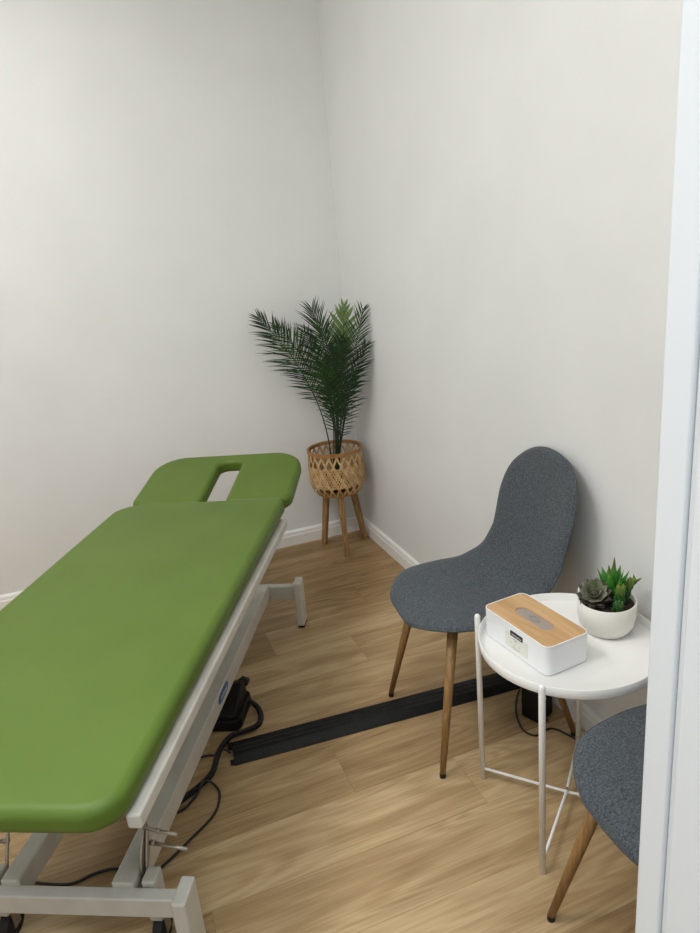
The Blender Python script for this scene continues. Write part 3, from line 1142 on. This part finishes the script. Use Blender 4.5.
frond((-.470, -.100, 1.225), (.095, 0, .0), .48, .145, 32, seed=1, face=(-.2, -.95, .5))
frond((-.400, -.150, 1.185), (.085, 0, .0), .54, .125, 26, M['leaf_bright'], seed=2)
frond((-.290, -.230, 1.150), (.06, 0, .0), .46, .120, 26, seed=3, face=(-.5, -.8, .3))
frond((-.215, -.150, 1.240), (.05, 0, .0), .50, .155, 28, seed=4, face=(-.1, -1, .2))
frond((-.195, -.210, 1.170), (.03, 0, .0), .48, .145, 26, M['leaf_bright'], seed=5)
frond((-.075, -.215, 1.235), (.0, 0, .0), .62, .095, 14, M['leaf_pale'], seed=6, wdt=.014, droop=.0)
frond((-.025, -.330, 1.225), (-.02, 0, -.03), .50, .120, 26, seed=7, face=(-.7, -.7, .2))
frond((-.030, -.345, 1.060), (-.03, 0, .0), .46, .105, 24, seed=8, face=(-.7, -.7, .2))
frond((-.260, -.320, 1.000), (.03, 0, .03), .45, .120, 24, M['leaf_bright'], seed=9)
frond((-.190, -.350, 1.060), (.01, 0, .02), .45, .120, 26, seed=10)
frond((-.130, -.300, 1.110), (.0, 0, .02), .44, .120, 26, seed=11)
frond((-.100, -.340, .930), (.0, 0, .03), .36, .095, 20, seed=12)
frond((-.090, -.200, 1.140), (.0, 0, .0), .42, .120, 26, seed=13)
frond((-.200, -.230, .930), (.02, 0, .02), .42, .095, 18, seed=14)

# ------------------------------------------------------------------ floor cable cover
cc0, cc1 = Vector((-1.044, -1.490, 0)), Vector((-0.022, -1.571, 0))
dd = cc1 - cc0
cov = empty('cable_cover', cc0, math.atan2(dd.y, dd.x))
tag(cov, 'long black plastic cable cover lying across the floor under the chair', 'cable cover')
Lc = dd.length
prof = [(-.055, 0), (-.055, .003), (-.030, .0165), (-.027, .018), (-.012, .0185), (-.010, .0165), (-.008, .0185), (.008, .0185), (.010, .0165), (.012, .0185), (.027, .018), (.030, .0165), (.055, .003), (.055, 0)]
n = len(prof)
vs = [(0, y_, z_) for y_, z_ in prof] + [(Lc, y_, z_) for y_, z_ in prof]
MB().add(vs, [tuple(range(n)), tuple(range(n, 2 * n))] + [(i, (i + 1) % n, n + (i + 1) % n, n + i) for i in range(n)]).build('cover_body', M['blackplastic'], cov)
for sg in (-1, 1):
    b = MB()
    x = 0.012
    vs, fs = [], []
    m_ = 0
    while x < Lc - 0.01:
        for (xx, dz) in ((x, 0.0012), (x + .006, 0.0012), (x + .0065, 0.0001), (x + .0135, 0.0001)):
            vs += [(xx, sg * .052, .0042 + dz), (xx, sg * .034, .0150 + dz), (xx, sg * .034, .0140), (xx, sg * .052, .0032)]
            m_ += 1
        x += 0.014
    for i in range(m_ - 1):
        for k in range(4):
            fs.append((4 * i + k, 4 * i + (k + 1) % 4, 4 * i + 4 + (k + 1) % 4, 4 * i + 4 + k))
    b.add(vs, fs).build('grip_ribs', M['blackplastic'], cov)
for y0_, y1_ in ((-0.052, -0.034), (0.020, 0.050)):
    MB().box((-0.012, y0_, 0.001), (0.002, y1_, 0.010)).build('end_lug', M['blackplastic'], cov, bevel=0.002)

# ------------------------------------------------------------------ foot pedal
pu, pv = 1.610, 0.330
pc = UA * pu + VA * pv
pd = empty('foot_pedal', (pc.x, pc.y, 0), math.atan2(-.8943, -.4475))
tag(pd, 'black foot control on the floor beside the treatment table frame', 'foot pedal')
b = MB().prism(rrect(-.09, -.062, .085, .062, .03, 6), 0, 0.04)
b.build('base', M['blackplastic'], pd, bevel=0.006, seg=3)
b = MB()
vs = []
for x, z in ((-.070, .036), (-.072, .092), (-.035, .105), (.01, .088), (.075, .056), (.075, .036)):
    vs += [(x, -.05, z), (x, .05, z)]
fs = [(0, 2, 4, 6, 8, 10), (1, 3, 5, 7, 9, 11)] + [(2 * i, 2 * i + 1, (2 * i + 3) % 12, (2 * i + 2) % 12) for i in range(6)]
b.add(vs, fs).build('treadle', M['blackplastic'], pd, bevel=0.007, seg=3)
MB().tube([(-.060, .02, .07), (-.082, .045, .082), (-.094, .050, .074)], [.020, .018, .010], 16).build('knob', M['rubber'], pd, smooth=True)

# ------------------------------------------------------------------ cables
def cable(name, pts, r, label, cat='cable', group=None, coil=None):
    path = smooth_path(pts, 8)
    b = MB().tube(path, r, 8)
    if coil:
        # coiled cord: a helix round the path
        d = [0]
        for a_, b_ in zip(path[:-1], path[1:]):
            d.append(d[-1] + (b_ - a_).length)
        tot = d[-1]
        turns = int(tot / 0.0062)
        hel = []
        K = 8
        for i in range(turns * K):
            s = tot * i / (turns * K)
            for j in range(len(d) - 1):
                if d[j + 1] >= s:
                    t = (s - d[j]) / max(1e-9, d[j + 1] - d[j])
                    P = path[j].lerp(path[j + 1], t)
                    T = (path[j + 1] - path[j]).normalized()
                    break
            sd = T.cross(Z).normalized()
            up = sd.cross(T)
            a_ = 2 * PI * i / K
            hel.append(P + sd * math.cos(a_) * coil + up * math.sin(a_) * coil)
        b.tube(hel, 0.0025, 5)
    return tag(b.build(name, M['cable'], smooth=True), label, cat, group)
cable('coiled_cord', [(-.940, -1.292, .030), (-.922, -1.315, .018), (-.920, -1.360, .012), (-.938, -1.400, .012), (-.978, -1.412, .012), (-1.035, -1.416, .012), (-1.083, -1.470, .012), (-1.120, -1.555, .012), (-1.175, -1.600, .012), (-1.25, -1.64, .012)], 0.004,
      'thick black coiled cord looping from the foot control under the treatment table', 'cord', coil=0.0075)
cable('floor_cable', [(-1.30, -1.64, .004), (-1.231, -1.658, .004), (-1.183, -1.623, .004), (-1.145, -1.592, .0225), (-1.118, -1.612, .006), (-1.116, -1.655, .004), (-1.145, -1.715, .004), (-1.218, -1.772, .004), (-1.290, -1.822, .004), (-1.335, -1.836, .004), (-1.406, -1.784, .004), (-1.463, -1.772, .004), (-1.533, -1.774, .004), (-1.66, -1.70, .004)], 0.0036,
      'thin black cord in a loose loop on the floor by the treatment table', 'cord')
cable('floor_cable', [(-1.20, -1.46, .004), (-1.123, -1.462, .004), (-1.10, -1.470, .004), (-1.075, -1.478, .0245), (-1.050, -1.488, .006)], 0.003,
      'short black lead entering the left end of the cable cover', 'cord')

# adapter and its lead under the tray table, plug by the baseboard
ad = empty('power_adapter', (-0.098, -1.760, 0), math.radians(20))
tag(ad, 'black power adapter standing on the floor under the tray table', 'power adapter')
MB().box((-.040, -.034, 0), (.040, .034, .105)).build('case', M['blackplastic'], ad, bevel=0.007, seg=3)
MB().tube([(-.020, -.034, .02), (-.020, -.050, .012)], .005, 10).build('strain_relief', M['rubber'], ad, smooth=True)
cable('floor_cable', [(-.078, -1.632, .004), (-.118, -1.672, .004), (-.160, -1.735, .004), (-.183, -1.805, .004), (-.165, -1.846, .004), (-.125, -1.838, .004), (-.092, -1.850, .004), (-.060, -1.925, .004), (-.026, -1.938, .010)], 0.003,
      'thin black cord curling round the adapter under the tray table', 'cord')
